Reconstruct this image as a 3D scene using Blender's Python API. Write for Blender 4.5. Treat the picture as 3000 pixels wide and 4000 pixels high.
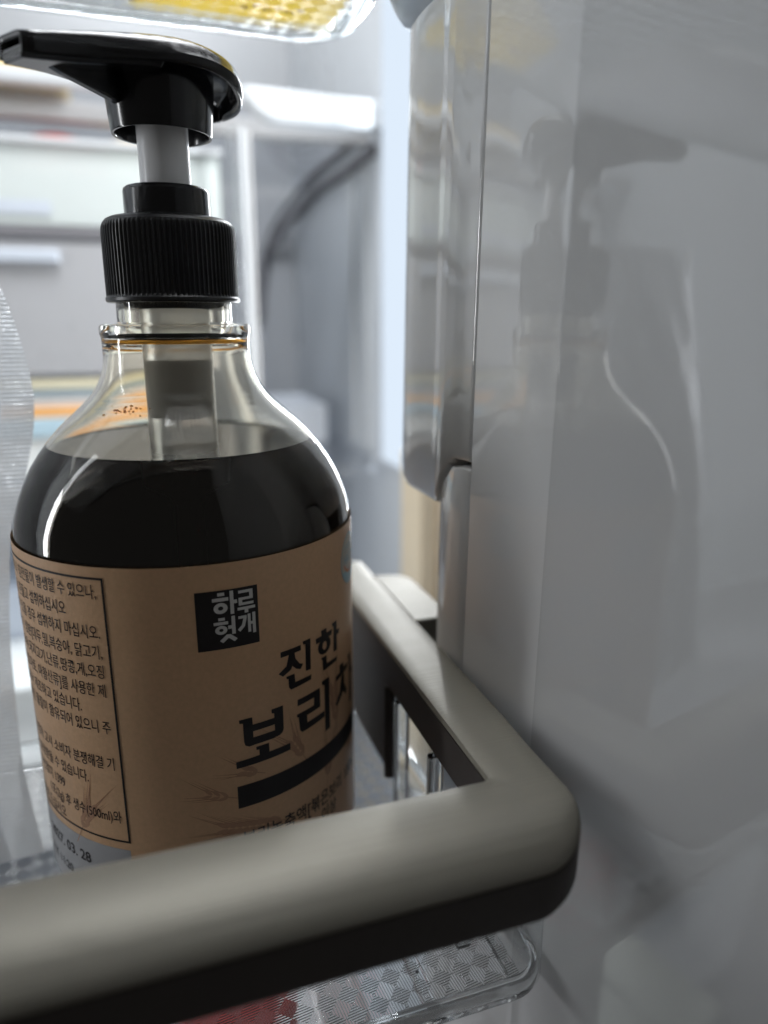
import bpy, bmesh, math, random
from mathutils import Vector, Matrix

scene = bpy.context.scene
for o in list(bpy.data.objects):
    bpy.data.objects.remove(o)
col = scene.collection
rnd = random.Random(7)
R = math.radians

# ------------------------------------------------------------------ camera
# units are metres; the camera lens is the origin, +Y runs into the refrigerator
cam = bpy.data.cameras.new('camera')
cam_o = bpy.data.objects.new('camera', cam)
col.objects.link(cam_o)
cam_o.location = (0, 0, 0)
cam_o.rotation_euler = (R(75), 0, R(-18.4))
cam.sensor_fit = 'VERTICAL'
cam.sensor_height = 32.0
cam.lens = 1550 / 2212 * 32.0
cam.clip_start = 0.005
cam.clip_end = 20
cam.dof.use_dof = True
cam.dof.focus_distance = 0.171
cam.dof.aperture_fstop = 4.8
scene.camera = cam_o

# ------------------------------------------------------------------ light
world = bpy.data.worlds.new('World')
scene.world = world
world.use_nodes = True
bg = world.node_tree.nodes['Background']
bg.inputs[0].default_value = (1.0, 0.97, 0.93, 1)      # dim kitchen around the open door
bg.inputs[1].default_value = 0.062


def area(name, loc, rot, sx, sy, power, color):
    l = bpy.data.lights.new(name, 'AREA')
    l.shape = 'RECTANGLE'
    l.size, l.size_y = sx, sy
    l.energy = power
    l.color = color
    o = bpy.data.objects.new(name, l)
    o.location = loc
    o.rotation_euler = rot
    col.objects.link(o)
    return o


LED = (0.95, 0.975, 1.0)
area('ceiling_led', (0.03, 0.285, 0.545), (0, 0, 0), 0.25, 0.22, 4.6, LED)
area('side_led', (-0.396, 0.272, 0.16), (0, R(-90), 0), 0.55, 0.03, 1.1, LED)
area('side_led_right', (0.160, 0.428, 0.13), (0, R(90), R(25)), 0.56, 0.012, 1.2, LED)
area('lower_fill', (-0.16, 0.325, -0.185), (R(-25), 0, 0), 0.24, 0.03, 0.75, LED)  # added fill that brightens the lowest basket
area('side_glow_fill', (0.1600, 0.468, 0.12), (0, R(90), R(12)), 0.58, 0.052, 0.6, (0.84, 0.92, 1.0))  # added fill at the glowing panel, brightens the label's right side

scene.view_settings.view_transform = 'Standard'
scene.view_settings.look = 'None'
scene.view_settings.exposure = 0.0
scene.view_settings.gamma = 1.0
scene.view_settings.use_curve_mapping = False
scene.cycles.use_denoising = True
scene.cycles.max_bounces = 16
scene.cycles.transmission_bounces = 14
scene.cycles.glossy_bounces = 6
scene.cycles.diffuse_bounces = 5
scene.cycles.transparent_max_bounces = 24
scene.cycles.sample_clamp_indirect = 4.0
scene.cycles.caustics_refractive = True
scene.cycles.caustics_reflective = True
scene.cycles.blur_glossy = 0.2


# ------------------------------------------------------------------ materials
def newmat(name):
    m = bpy.data.materials.new(name)
    m.use_nodes = True
    nt = m.node_tree
    nt.nodes.clear()
    out = nt.nodes.new('ShaderNodeOutputMaterial')
    return m, nt, out


def N(nt, kind, **kw):
    n = nt.nodes.new(kind)
    for k, v in kw.items():
        setattr(n, k, v)
    return n


def principled(name, color, rough=0.4, metal=0.0, trans=0.0, ior=1.45, coat=0.0, noise=0.0,
               nscale=60.0, bump=0.0, bscale=200.0, rvar=0.0, stretch=None, spec=0.5, sss=0.0):
    m, nt, out = newmat(name)
    b = N(nt, 'ShaderNodeBsdfPrincipled')
    b.inputs['Base Color'].default_value = (*color, 1)
    b.inputs['Roughness'].default_value = rough
    b.inputs['Metallic'].default_value = metal
    b.inputs['Transmission Weight'].default_value = trans
    b.inputs['IOR'].default_value = ior
    b.inputs['Coat Weight'].default_value = coat
    b.inputs['Specular IOR Level'].default_value = spec
    if sss:
        b.inputs['Subsurface Weight'].default_value = sss
        b.inputs['Subsurface Radius'].default_value = (0.004, 0.004, 0.004)
    nt.links.new(b.outputs[0], out.inputs[0])
    if noise or bump or rvar:
        tc = N(nt, 'ShaderNodeTexCoord')
        src = tc.outputs['Object']
        if stretch:
            mp = N(nt, 'ShaderNodeMapping')
            mp.inputs['Scale'].default_value = stretch
            nt.links.new(src, mp.inputs[0])
            src = mp.outputs[0]
        if noise or rvar:
            t = N(nt, 'ShaderNodeTexNoise')
            t.inputs['Scale'].default_value = nscale
            t.inputs['Detail'].default_value = 6
            nt.links.new(src, t.inputs['Vector'])
            if noise:
                mx = N(nt, 'ShaderNodeMix', data_type='RGBA')
                lo = tuple(c * (1 - noise) for c in color)
                hi = tuple(min(1, c * (1 + noise)) for c in color)
                mx.inputs[6].default_value = (*lo, 1)
                mx.inputs[7].default_value = (*hi, 1)
                nt.links.new(t.outputs[0], mx.inputs[0])
                nt.links.new(mx.outputs[2], b.inputs['Base Color'])
            if rvar:
                mr = N(nt, 'ShaderNodeMapRange')
                mr.inputs['From Min'].default_value = 0.3
                mr.inputs['From Max'].default_value = 0.7
                mr.inputs['To Min'].default_value = max(0.0, rough - rvar)
                mr.inputs['To Max'].default_value = rough + rvar
                nt.links.new(t.outputs[0], mr.inputs[0])
                nt.links.new(mr.outputs[0], b.inputs['Roughness'])
        if bump:
            t2 = N(nt, 'ShaderNodeTexNoise')
            t2.inputs['Scale'].default_value = bscale
            t2.inputs['Detail'].default_value = 4
            nt.links.new(src, t2.inputs['Vector'])
            bp = N(nt, 'ShaderNodeBump')
            bp.inputs['Strength'].default_value = bump
            bp.inputs['Distance'].default_value = 0.0004
            nt.links.new(t2.outputs[0], bp.inputs['Height'])
            nt.links.new(bp.outputs[0], b.inputs['Normal'])
    return m


def schlick(nt, f0=0.04, power=5.0):
    lw = N(nt, 'ShaderNodeLayerWeight')
    lw.inputs[0].default_value = 0.5
    pw = N(nt, 'ShaderNodeMath', operation='POWER')
    pw.inputs[1].default_value = power
    nt.links.new(lw.outputs['Facing'], pw.inputs[0])
    mr = N(nt, 'ShaderNodeMapRange')
    mr.inputs['To Min'].default_value = f0
    mr.inputs['To Max'].default_value = 1.0
    nt.links.new(pw.outputs[0], mr.inputs[0])
    return mr.outputs[0]


def clear_sheet(name, tint=(0.96, 0.98, 0.98), f0=0.07, haze=0.06, rough=0.03):
    """thin clear plastic: light passes straight, sheen rises at grazing angles"""
    m, nt, out = newmat(name)
    tr = N(nt, 'ShaderNodeBsdfTransparent')
    tr.inputs[0].default_value = (*tint, 1)
    df = N(nt, 'ShaderNodeBsdfDiffuse')
    df.inputs[0].default_value = (0.8, 0.82, 0.84, 1)
    tl = N(nt, 'ShaderNodeBsdfTranslucent')
    tl.inputs[0].default_value = (0.8, 0.82, 0.84, 1)
    hz = N(nt, 'ShaderNodeMixShader')
    nt.links.new(df.outputs[0], hz.inputs[1])
    nt.links.new(tl.outputs[0], hz.inputs[2])
    mh = N(nt, 'ShaderNodeMixShader')
    tc = N(nt, 'ShaderNodeTexCoord')
    nz = N(nt, 'ShaderNodeTexNoise')
    nz.inputs['Scale'].default_value = 90
    nz.inputs['Detail'].default_value = 6
    nt.links.new(tc.outputs['Object'], nz.inputs['Vector'])
    mr = N(nt, 'ShaderNodeMapRange')
    mr.inputs['From Min'].default_value = 0.45
    mr.inputs['From Max'].default_value = 0.75
    mr.inputs['To Min'].default_value = haze * 0.5
    mr.inputs['To Max'].default_value = haze * 2
    nt.links.new(nz.outputs[0], mr.inputs[0])
    nt.links.new(mr.outputs[0], mh.inputs[0])
    nt.links.new(tr.outputs[0], mh.inputs[1])
    nt.links.new(hz.outputs[0], mh.inputs[2])
    gl = N(nt, 'ShaderNodeBsdfGlossy')
    gl.inputs['Roughness'].default_value = rough
    mx = N(nt, 'ShaderNodeMixShader')
    nt.links.new(schlick(nt, f0), mx.inputs[0])
    nt.links.new(mh.outputs[0], mx.inputs[1])
    nt.links.new(gl.outputs[0], mx.inputs[2])
    nt.links.new(mx.outputs[0], out.inputs[0])
    return m


def patterned_floor(name):
    """clear tray floor moulded with a relief of hatched lozenges"""
    m, nt, out = newmat(name)
    tc = N(nt, 'ShaderNodeTexCoord')
    mp = N(nt, 'ShaderNodeMapping')
    mp.inputs['Rotation'].default_value = (0, 0, R(38))
    nt.links.new(tc.outputs['Object'], mp.inputs[0])
    ck = N(nt, 'ShaderNodeTexChecker')
    ck.inputs['Scale'].default_value = 250
    nt.links.new(mp.outputs[0], ck.inputs['Vector'])

    def wave(ang, sc):
        q = N(nt, 'ShaderNodeMapping')
        q.inputs['Rotation'].default_value = (0, 0, R(ang))
        nt.links.new(tc.outputs['Object'], q.inputs[0])
        w = N(nt, 'ShaderNodeTexWave')
        w.bands_direction = 'X'
        w.inputs['Scale'].default_value = sc
        w.inputs['Distortion'].default_value = 0
        nt.links.new(q.outputs[0], w.inputs['Vector'])
        return w.outputs['Fac']
    mh = N(nt, 'ShaderNodeMix', data_type='FLOAT')
    nt.links.new(ck.outputs['Fac'], mh.inputs[0])
    nt.links.new(wave(-7, 480), mh.inputs[2])
    nt.links.new(wave(83, 480), mh.inputs[3])
    ad = N(nt, 'ShaderNodeMath', operation='MULTIPLY_ADD')
    ad.inputs[1].default_value = 0.5
    nt.links.new(ck.outputs['Fac'], ad.inputs[0])
    nt.links.new(mh.outputs[0], ad.inputs[2])
    bp = N(nt, 'ShaderNodeBump')
    bp.inputs['Strength'].default_value = 0.9
    bp.inputs['Distance'].default_value = 0.0007
    nt.links.new(ad.outputs[0], bp.inputs['Height'])
    tr = N(nt, 'ShaderNodeBsdfTransparent')
    rf = N(nt, 'ShaderNodeBsdfRefraction')
    rf.inputs['IOR'].default_value = 1.3
    rf.inputs['Roughness'].default_value = 0.05
    nt.links.new(bp.outputs[0], rf.inputs['Normal'])
    m1 = N(nt, 'ShaderNodeMixShader')
    # every other lozenge lets more light straight through
    mr = N(nt, 'ShaderNodeMapRange')
    mr.inputs['To Min'].default_value = 0.35
    mr.inputs['To Max'].default_value = 0.75
    nt.links.new(ck.outputs['Fac'], mr.inputs[0])
    nt.links.new(mr.outputs[0], m1.inputs[0])
    nt.links.new(tr.outputs[0], m1.inputs[1])
    nt.links.new(rf.outputs[0], m1.inputs[2])
    df = N(nt, 'ShaderNodeBsdfTranslucent')
    df.inputs[0].default_value = (0.85, 0.87, 0.88, 1)
    nt.links.new(bp.outputs[0], df.inputs['Normal'])
    m2 = N(nt, 'ShaderNodeMixShader')
    m2.inputs[0].default_value = 0.05
    nt.links.new(m1.outputs[0], m2.inputs[1])
    nt.links.new(df.outputs[0], m2.inputs[2])
    gl = N(nt, 'ShaderNodeBsdfGlossy')
    gl.inputs['Roughness'].default_value = 0.12
    nt.links.new(bp.outputs[0], gl.inputs['Normal'])
    m3 = N(nt, 'ShaderNodeMixShader')
    nt.links.new(schlick(nt, 0.12, 3.0), m3.inputs[0])
    nt.links.new(m2.outputs[0], m3.inputs[1])
    nt.links.new(gl.outputs[0], m3.inputs[2])
    nt.links.new(m3.outputs[0], out.inputs[0])
    return m


def film(name):
    """silvery half-clear pouch film with fine cross ribs"""
    m, nt, out = newmat(name)
    tc = N(nt, 'ShaderNodeTexCoord')
    w = N(nt, 'ShaderNodeTexWave')
    w.bands_direction = 'Z'
    w.inputs['Scale'].default_value = 260
    w.inputs['Distortion'].default_value = 0.6
    nt.links.new(tc.outputs['Object'], w.inputs['Vector'])
    nz = N(nt, 'ShaderNodeTexNoise')
    nz.inputs['Scale'].default_value = 55
    nz.inputs['Detail'].default_value = 5
    nt.links.new(tc.outputs['Object'], nz.inputs['Vector'])
    ad = N(nt, 'ShaderNodeMath', operation='MULTIPLY_ADD')
    ad.inputs[1].default_value = 0.07
    nt.links.new(w.outputs['Fac'], ad.inputs[0])
    nt.links.new(nz.outputs[0], ad.inputs[2])
    bp = N(nt, 'ShaderNodeBump')
    bp.inputs['Strength'].default_value = 1.0
    bp.inputs['Distance'].default_value = 0.004
    nt.links.new(ad.outputs[0], bp.inputs['Height'])
    gl = N(nt, 'ShaderNodeBsdfGlossy')
    gl.inputs[0].default_value = (0.85, 0.87, 0.9, 1)
    gl.inputs['Roughness'].default_value = 0.22
    nt.links.new(bp.outputs[0], gl.inputs['Normal'])
    tl = N(nt, 'ShaderNodeBsdfTranslucent')
    tl.inputs[0].default_value = (0.86, 0.87, 0.88, 1)
    df = N(nt, 'ShaderNodeBsdfDiffuse')
    df.inputs[0].default_value = (0.75, 0.76, 0.78, 1)
    tr = N(nt, 'ShaderNodeBsdfTransparent')
    a = N(nt, 'ShaderNodeMixShader')
    a.inputs[0].default_value = 0.4
    nt.links.new(tl.outputs[0], a.inputs[1])
    nt.links.new(df.outputs[0], a.inputs[2])
    b = N(nt, 'ShaderNodeMixShader')
    b.inputs[0].default_value = 0.15
    nt.links.new(a.outputs[0], b.inputs[1])
    nt.links.new(tr.outputs[0], b.inputs[2])
    c = N(nt, 'ShaderNodeMixShader')
    nt.links.new(schlick(nt, 0.42, 3.0), c.inputs[0])
    nt.links.new(b.outputs[0], c.inputs[1])
    nt.links.new(gl.outputs[0], c.inputs[2])
    nt.links.new(c.outputs[0], out.inputs[0])
    return m


def liquid_mat(name):
    m, nt, out = newmat(name)
    b = N(nt, 'ShaderNodeBsdfPrincipled')
    b.inputs['Base Color'].default_value = (1, 1, 1, 1)
    b.inputs['Roughness'].default_value = 0.0
    b.inputs['IOR'].default_value = 1.34
    b.inputs['Transmission Weight'].default_value = 1.0
    nt.links.new(b.outputs[0], out.inputs[0])
    v = N(nt, 'ShaderNodeVolumeAbsorption')
    v.inputs['Color'].default_value = (0.62, 0.22, 0.03, 1)
    v.inputs['Density'].default_value = 270
    nt.links.new(v.outputs[0], out.inputs['Volume'])
    return m


M = {}


def glow_through(name, c):
    m, nt, out = newmat(name)
    tc = N(nt, 'ShaderNodeTexCoord')
    nz = N(nt, 'ShaderNodeTexNoise')
    nz.inputs['Scale'].default_value = 700
    nt.links.new(tc.outputs['Object'], nz.inputs['Vector'])
    mx = N(nt, 'ShaderNodeMix', data_type='RGBA')
    mx.inputs[6].default_value = (*[q * 0.7 for q in c], 1)
    mx.inputs[7].default_value = (*[min(1, q * 1.2) for q in c], 1)
    nt.links.new(nz.outputs[0], mx.inputs[0])
    tl = N(nt, 'ShaderNodeBsdfTranslucent')
    nt.links.new(mx.outputs[2], tl.inputs[0])
    tr = N(nt, 'ShaderNodeBsdfTransparent')
    tr.inputs[0].default_value = (*c, 1)
    a = N(nt, 'ShaderNodeMixShader')
    a.inputs[0].default_value = 0.6
    nt.links.new(tl.outputs[0], a.inputs[1])
    nt.links.new(tr.outputs[0], a.inputs[2])
    nt.links.new(a.outputs[0], out.inputs[0])
    return m


M['liner'] = principled('white_plastic_lit', (0.62, 0.624, 0.627), rough=0.03, noise=0.025, nscale=14,
                        rvar=0.015, ior=1.85)  # column plastic lightened: the light it misses is put into the colour
M['liner_dim'] = principled('white_plastic_dim', (0.49, 0.493, 0.496), rough=0.04, noise=0.025, nscale=14,
                             rvar=0.02, ior=1.85)  # same plastic, darker copy for the dimmer near face
M['rim'] = principled('brushed_champagne_metal', (0.160, 0.150, 0.124), rough=0.5, metal=0.4, noise=0.16, nscale=1.0,
                      bump=0.3, bscale=1.0, rvar=0.07, stretch=(12, 1500, 1500))
M['rim_dark'] = principled('dark_shaded_plastic', (0.048, 0.041, 0.038), rough=0.55, noise=0.1, spec=0.25)  # dark plastic; the shade inside the rail is put into this colour
M['clear'] = clear_sheet('clear_plastic_sheet')
M['clear_panel'] = clear_sheet('clear_back_panel', tint=(0.97, 0.98, 1.0), f0=0.05, haze=0.02)
M['tray_floor'] = patterned_floor('lozenge_relief_plastic')
M['solid_clear'] = principled('solid_clear_plastic', (0.97, 0.985, 0.99), rough=0.02, trans=1.0, ior=1.49)


def edge_plastic(name):
    """thick moulded edge: part of the light goes straight through, part is bent"""
    m, nt, out = newmat(name)
    gl = N(nt, 'ShaderNodeBsdfGlass')
    gl.inputs['IOR'].default_value = 1.49
    gl.inputs['Roughness'].default_value = 0.02
    gl.inputs[0].default_value = (0.97, 0.985, 0.99, 1)
    tr = N(nt, 'ShaderNodeBsdfTransparent')
    tr.inputs[0].default_value = (0.96, 0.98, 0.99, 1)
    a = N(nt, 'ShaderNodeMixShader')
    a.inputs[0].default_value = 0.42
    nt.links.new(gl.outputs[0], a.inputs[1])
    nt.links.new(tr.outputs[0], a.inputs[2])
    nt.links.new(a.outputs[0], out.inputs[0])
    return m


M['edge'] = edge_plastic('moulded_edge_plastic')
M['bottle'] = principled('clear_bottle_plastic', (0.99, 0.955, 0.865), rough=0.03, trans=1.0, ior=1.42)
M['black'] = principled('black_gloss_plastic', (0.008, 0.008, 0.009), rough=0.16, noise=0.2, nscale=200, rvar=0.04, bump=0.02, bscale=600)
M['black_satin'] = principled('black_satin_plastic', (0.009, 0.009, 0.010), rough=0.34, noise=0.2, nscale=200)
M['stem'] = principled('white_pump_plastic', (0.74, 0.74, 0.745), rough=0.2, noise=0.03, sss=0.15)
M['tube'] = principled('frosted_tube_plastic', (0.90, 0.90, 0.89), rough=0.3, trans=0.6, ior=1.35, noise=0.05)
M['piston'] = principled('dark_piston', (0.02, 0.02, 0.028), rough=0.35, noise=0.6, nscale=300)
M['stain'] = glow_through('dried_tea', (0.84, 0.58, 0.22))
M['liquid'] = liquid_mat('dark_barley_tea')
M['label'] = principled('kraft_paper', (0.66, 0.415, 0.24), rough=0.45, noise=0.12, nscale=900, coat=0.12, bump=0.07, bscale=1800)
M['label_white'] = principled('white_label_paper', (0.38, 0.38, 0.39), rough=0.4, noise=0.03, nscale=600)
M['ink'] = principled('black_ink', (0.012, 0.009, 0.010), rough=0.45, noise=0.15, nscale=900)
M['ink_white'] = principled('white_ink', (0.66, 0.65, 0.63), rough=0.45, noise=0.04, nscale=900)
M['ink_brown'] = principled('brown_print', (0.40, 0.215, 0.13), rough=0.45, noise=0.25, nscale=500)
M['ink_brown2'] = principled('pale_brown_print', (0.47, 0.27, 0.165), rough=0.45, noise=0.2, nscale=500)
M['ink_blue'] = principled('blue_print', (0.30, 0.46, 0.52), rough=0.45, noise=0.06, nscale=500)
M['ink_orange'] = principled('orange_print', (0.62, 0.22, 0.09), rough=0.45, noise=0.06, nscale=500)
M['badge'] = principled('badge_paper', (0.60, 0.55, 0.46), rough=0.45, noise=0.04, nscale=500)
M['film'] = film('silver_pouch_film')
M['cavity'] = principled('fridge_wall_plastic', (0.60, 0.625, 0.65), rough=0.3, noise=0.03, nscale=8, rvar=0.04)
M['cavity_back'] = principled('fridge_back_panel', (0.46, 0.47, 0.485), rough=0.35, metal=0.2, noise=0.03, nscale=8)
M['trim'] = principled('white_shelf_trim', (0.60, 0.615, 0.625), rough=0.3, noise=0.02)
M['grey_trim'] = principled('grey_shelf_frame', (0.42, 0.41, 0.40), rough=0.35, noise=0.05)
M['drawer'] = principled('grey_drawer_plastic', (0.40, 0.40, 0.41), rough=0.3, noise=0.04, nscale=6, rvar=0.05)
M['frost'] = principled('frosted_box_plastic', (0.72, 0.77, 0.75), rough=0.25, trans=0.25, ior=1.3, noise=0.08, nscale=18)
M['pale_strip'] = principled('pale_blue_strip', (0.54, 0.58, 0.64), rough=0.25, noise=0.02)
M['rail_grey'] = principled('grey_rubber_rail', (0.17, 0.165, 0.175), rough=0.5, noise=0.1)
M['lug'] = principled('blue_grey_plastic', (0.36, 0.41, 0.47), rough=0.22, noise=0.03)


def paint(name, c, rough=0.4, **k):
    return principled(name, c, rough=rough, noise=0.08, nscale=40, **k)


# ------------------------------------------------------------------ mesh helpers
def link_mesh(name, verts, faces, mat, parent=None, smooth=False, bevel=0.0, solid=0.0, offset=-1.0, segs=2, angle=35):
    me = bpy.data.meshes.new(name)
    me.from_pydata([tuple(v) for v in verts], [], faces)
    bm = bmesh.new()
    bm.from_mesh(me)
    if not solid:
        bmesh.ops.recalc_face_normals(bm, faces=bm.faces)
    bm.to_mesh(me)
    bm.free()
    me.validate()
    o = bpy.data.objects.new(name, me)
    col.objects.link(o)
    me.materials.append(mat)
    if smooth:
        for p in me.polygons:
            p.use_smooth = True
        me.set_sharp_from_angle(angle=R(38))
    if solid:
        s = o.modifiers.new('solid', 'SOLIDIFY')
        s.thickness = solid
        s.offset = offset
    if bevel:
        b = o.modifiers.new('bevel', 'BEVEL')
        b.width = bevel
        b.segments = segs
        b.limit_method = 'ANGLE'
        b.angle_limit = R(angle)
        if smooth:
            b.harden_normals = False
    if parent:
        attach(o, parent)
    return o


def attach(o, parent):
    o.parent = parent
    o.matrix_parent_inverse = Matrix.Translation(parent.location).inverted()


def empty(name, loc, label, cat, group=None):
    o = bpy.data.objects.new(name, None)
    o.empty_display_size = 0.01
    o.location = loc
    col.objects.link(o)
    o['label'] = label
    o['category'] = cat
    if group:
        o['group'] = group
    return o


def tag(o, label, cat, group=None):
    o['label'] = label
    o['category'] = cat
    if group:
        o['group'] = group
    return o


def structure(o):
    o['kind'] = 'structure'
    return o


def box(name, x0, x1, y0, y1, z0, z1, mat, parent=None, bevel=0.0, segs=3):
    v = [(x, y, z) for x in (x0, x1) for y in (y0, y1) for z in (z0, z1)]
    f = [(0, 1, 3, 2), (4, 6, 7, 5), (0, 4, 5, 1), (2, 3, 7, 6), (0, 2, 6, 4), (1, 5, 7, 3)]
    return link_mesh(name, v, f, mat, parent, bevel=bevel, segs=segs, smooth=False)


def lathe(name, prof, mat, parent=None, c=(0, 0), seg=96, smooth=True, closed=False, caps=True, bevel=0.0):
    """prof: (r, z) list; closed -> the last ring joins the first"""
    v, f = [], []
    n = len(prof)
    for r, z in prof:
        for k in range(seg):
            a = 2 * math.pi * k / seg
            v.append((c[0] + r * math.cos(a), c[1] + r * math.sin(a), z))
    for i in range(n if closed else n - 1):
        j = (i + 1) % n
        for k in range(seg):
            q = (k + 1) % seg
            f.append((i * seg + k, i * seg + q, j * seg + q, j * seg + k))
    if caps and not closed:
        f.append(tuple(range(seg)))
        f.append(tuple(range((n - 1) * seg, n * seg)))
    return link_mesh(name, v, f, mat, parent, smooth=smooth, bevel=bevel)


def prism(name, pts, z0, z1, mat, parent=None, bevel=0.0, smooth=False):
    n = len(pts)
    v = [(x, y, z0) for x, y in pts] + [(x, y, z1) for x, y in pts]
    f = [tuple(range(n)), tuple(range(n, 2 * n))] + [(i, (i + 1) % n, n + (i + 1) % n, n + i) for i in range(n)]
    return link_mesh(name, v, f, mat, parent, bevel=bevel, smooth=smooth)


def tube(name, pts, rad, mat, parent=None, seg=14, closed=False, squash=1.0, caps=True):
    v, f = [], []
    n = len(pts)
    P = [Vector(p) for p in pts]
    for i, p in enumerate(P):
        a = P[(i - 1) % n] if (closed or i > 0) else p
        b = P[(i + 1) % n] if (closed or i < n - 1) else p
        t = (b - a).normalized()
        up = Vector((0, 0, 1)) if abs(t.z) < 0.95 else Vector((1, 0, 0))
        s = t.cross(up).normalized()
        w = s.cross(t).normalized()
        r = rad[i] if isinstance(rad, (list, tuple)) else rad
        for k in range(seg):
            g = 2 * math.pi * k / seg
            v.append(p + s * (r * math.cos(g)) + w * (r * squash * math.sin(g)))
    for i in range(n if closed else n - 1):
        j = (i + 1) % n
        for k in range(seg):
            q = (k + 1) % seg
            f.append((i * seg + k, i * seg + q, j * seg + q, j * seg + k))
    if caps and not closed:
        f.append(tuple(range(seg)))
        f.append(tuple(range((n - 1) * seg, n * seg)))
    return link_mesh(name, v, f, mat, parent, smooth=True)


def loft(name, secs, mat, parent=None, smooth=True, close_sec=True, caps=True, bevel=0.0, solid=0.0, angle=35):
    v, f = [], []
    m = len(secs[0])
    for s in secs:
        v += list(s)
    for i in range(len(secs) - 1):
        for k in range(m if close_sec else m - 1):
            q = (k + 1) % m
            f.append((i * m + k, i * m + q, (i + 1) * m + q, (i + 1) * m + k))
    if caps and close_sec:
        f.append(tuple(range(m)))
        f.append(tuple(range((len(secs) - 1) * m, len(secs) * m)))
    return link_mesh(name, v, f, mat, parent, smooth=smooth, bevel=bevel, solid=solid, angle=angle)


def interp(tab, x):
    if x <= tab[0][0]:
        return tab[0][1]
    for (a, fa), (b, fb) in zip(tab, tab[1:]):
        if x <= b:
            t = (x - a) / (b - a)
            return fa + (fb - fa) * t
    return tab[-1][1]


def smooth_interp(tab, x):
    """Catmull-Rom through the table"""
    if x <= tab[0][0]:
        return tab[0][1]
    if x >= tab[-1][0]:
        return tab[-1][1]
    for i in range(len(tab) - 1):
        if x <= tab[i + 1][0]:
            x1, y1 = tab[i]
            x2, y2 = tab[i + 1]
            x0, y0 = tab[i - 1] if i > 0 else (2 * x1 - x2, 2 * y1 - y2)
            x3, y3 = tab[i + 2] if i + 2 < len(tab) else (2 * x2 - x1, 2 * y2 - y1)
            m1 = (y2 - y0) / (x2 - x0)
            m2 = (y3 - y1) / (x3 - x1)
            h = x2 - x1
            t = (x - x1) / h
            return ((2 * t ** 3 - 3 * t ** 2 + 1) * y1 + (t ** 3 - 2 * t ** 2 + t) * h * m1
                    + (-2 * t ** 3 + 3 * t ** 2) * y2 + (t ** 3 - t ** 2) * h * m2)


# ------------------------------------------------------------------ the refrigerator cavity
CX0, CX1, CY0, CY1, CZ0, CZ1 = -0.40, 0.165, 0.30, 0.80, -0.56, 0.56
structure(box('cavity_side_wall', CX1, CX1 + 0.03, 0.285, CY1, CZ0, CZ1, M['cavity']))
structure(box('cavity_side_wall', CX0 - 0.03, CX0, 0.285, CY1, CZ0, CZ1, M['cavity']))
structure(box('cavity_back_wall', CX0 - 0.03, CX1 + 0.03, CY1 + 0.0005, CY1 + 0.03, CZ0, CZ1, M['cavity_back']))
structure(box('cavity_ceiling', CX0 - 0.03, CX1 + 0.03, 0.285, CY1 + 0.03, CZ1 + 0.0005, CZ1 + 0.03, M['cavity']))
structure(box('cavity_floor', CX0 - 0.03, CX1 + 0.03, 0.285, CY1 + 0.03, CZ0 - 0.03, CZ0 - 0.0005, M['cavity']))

glow_m, glow_nt, glow_out = newmat('glow_panel_emission')  # added glowing panel in place of the brightly lit side wall
em = N(glow_nt, 'ShaderNodeEmission')
em.inputs[0].default_value = (0.76, 0.87, 1.0, 1)
em.inputs[1].default_value = 0.98
glow_nt.links.new(em.outputs[0], glow_out.inputs[0])
tag(box('glow_panel', 0.1612, 0.1647, 0.4360, 0.4900, -0.098, 0.40, glow_m, None, bevel=0.001), 'added glowing panel standing in for the lit side wall behind the column', 'glow panel')

# ------------------------------------------------------------------ the door frame on the right (glossy liner)
liner = bpy.data.objects.new('door_liner', None)
liner.location = (0.09, 0.14, -0.45)
col.objects.link(liner)
structure(liner)
DEL_A, DEL_B = R(8.0), R(6.0)
EX, EY = 0.082, 0.1329
EPS = R(0.7)
ZT, ZB = 0.34, -0.45


def lx(y, z):
    """face of the liner: X for a given depth and height (two planes with moulding draft)"""
    d = DEL_A if y < EY else DEL_B
    return EX - (y - EY) * math.tan(d) + (z + 0.03) * math.tan(EPS)


# near face: from well in front of the lens to the crease
ys = [-0.12 + (EY - 0.0006 + 0.12) * i / 24 for i in range(25)]
zs = [ZB + (ZT - ZB) * i / 20 for i in range(21)]
v = [(lx(y, z) + 0.00015, y, z) for y in ys for z in zs]
v += [(lx(EY, z) + 0.0001, EY, z) for z in zs]
nz_ = len(zs)
f = [(i * nz_ + k, i * nz_ + k + 1, (i + 1) * nz_ + k + 1, (i + 1) * nz_ + k) for i in range(len(ys)) for k in range(nz_ - 1)]
link_mesh('outer_panel', v, f, M['liner_dim'], liner, smooth=False)

# middle face between the crease and the panel joint, very slightly domed
SY = 0.1652
ys = [EY + (SY - EY) * i / 16 for i in range(17)]
v = []
rows = []
for i, y in enumerate(ys):
    t = i / 16
    dome = -0.00045 * math.sin(math.pi * t)
    rows.append([(lx(y, z) + dome, y, z) for z in zs])
rows = [[(p[0] + 0.0001, p[1], p[2]) for p in rows[0]], [(p[0] - 0.00002, p[1] + 0.0005, p[2]) for p in rows[0]]] + rows[2:-1] + \
       [[(p[0], p[1] - 0.0004, p[2]) for p in rows[-1]], [(p[0] + 0.0003, p[1] - 0.0001, p[2]) for p in rows[-1]],
        [(p[0] + 0.005, p[1], p[2]) for p in rows[-1]]]
loft('middle_panel', rows, M['liner'], liner, smooth=True, close_sec=False, caps=False)

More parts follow.
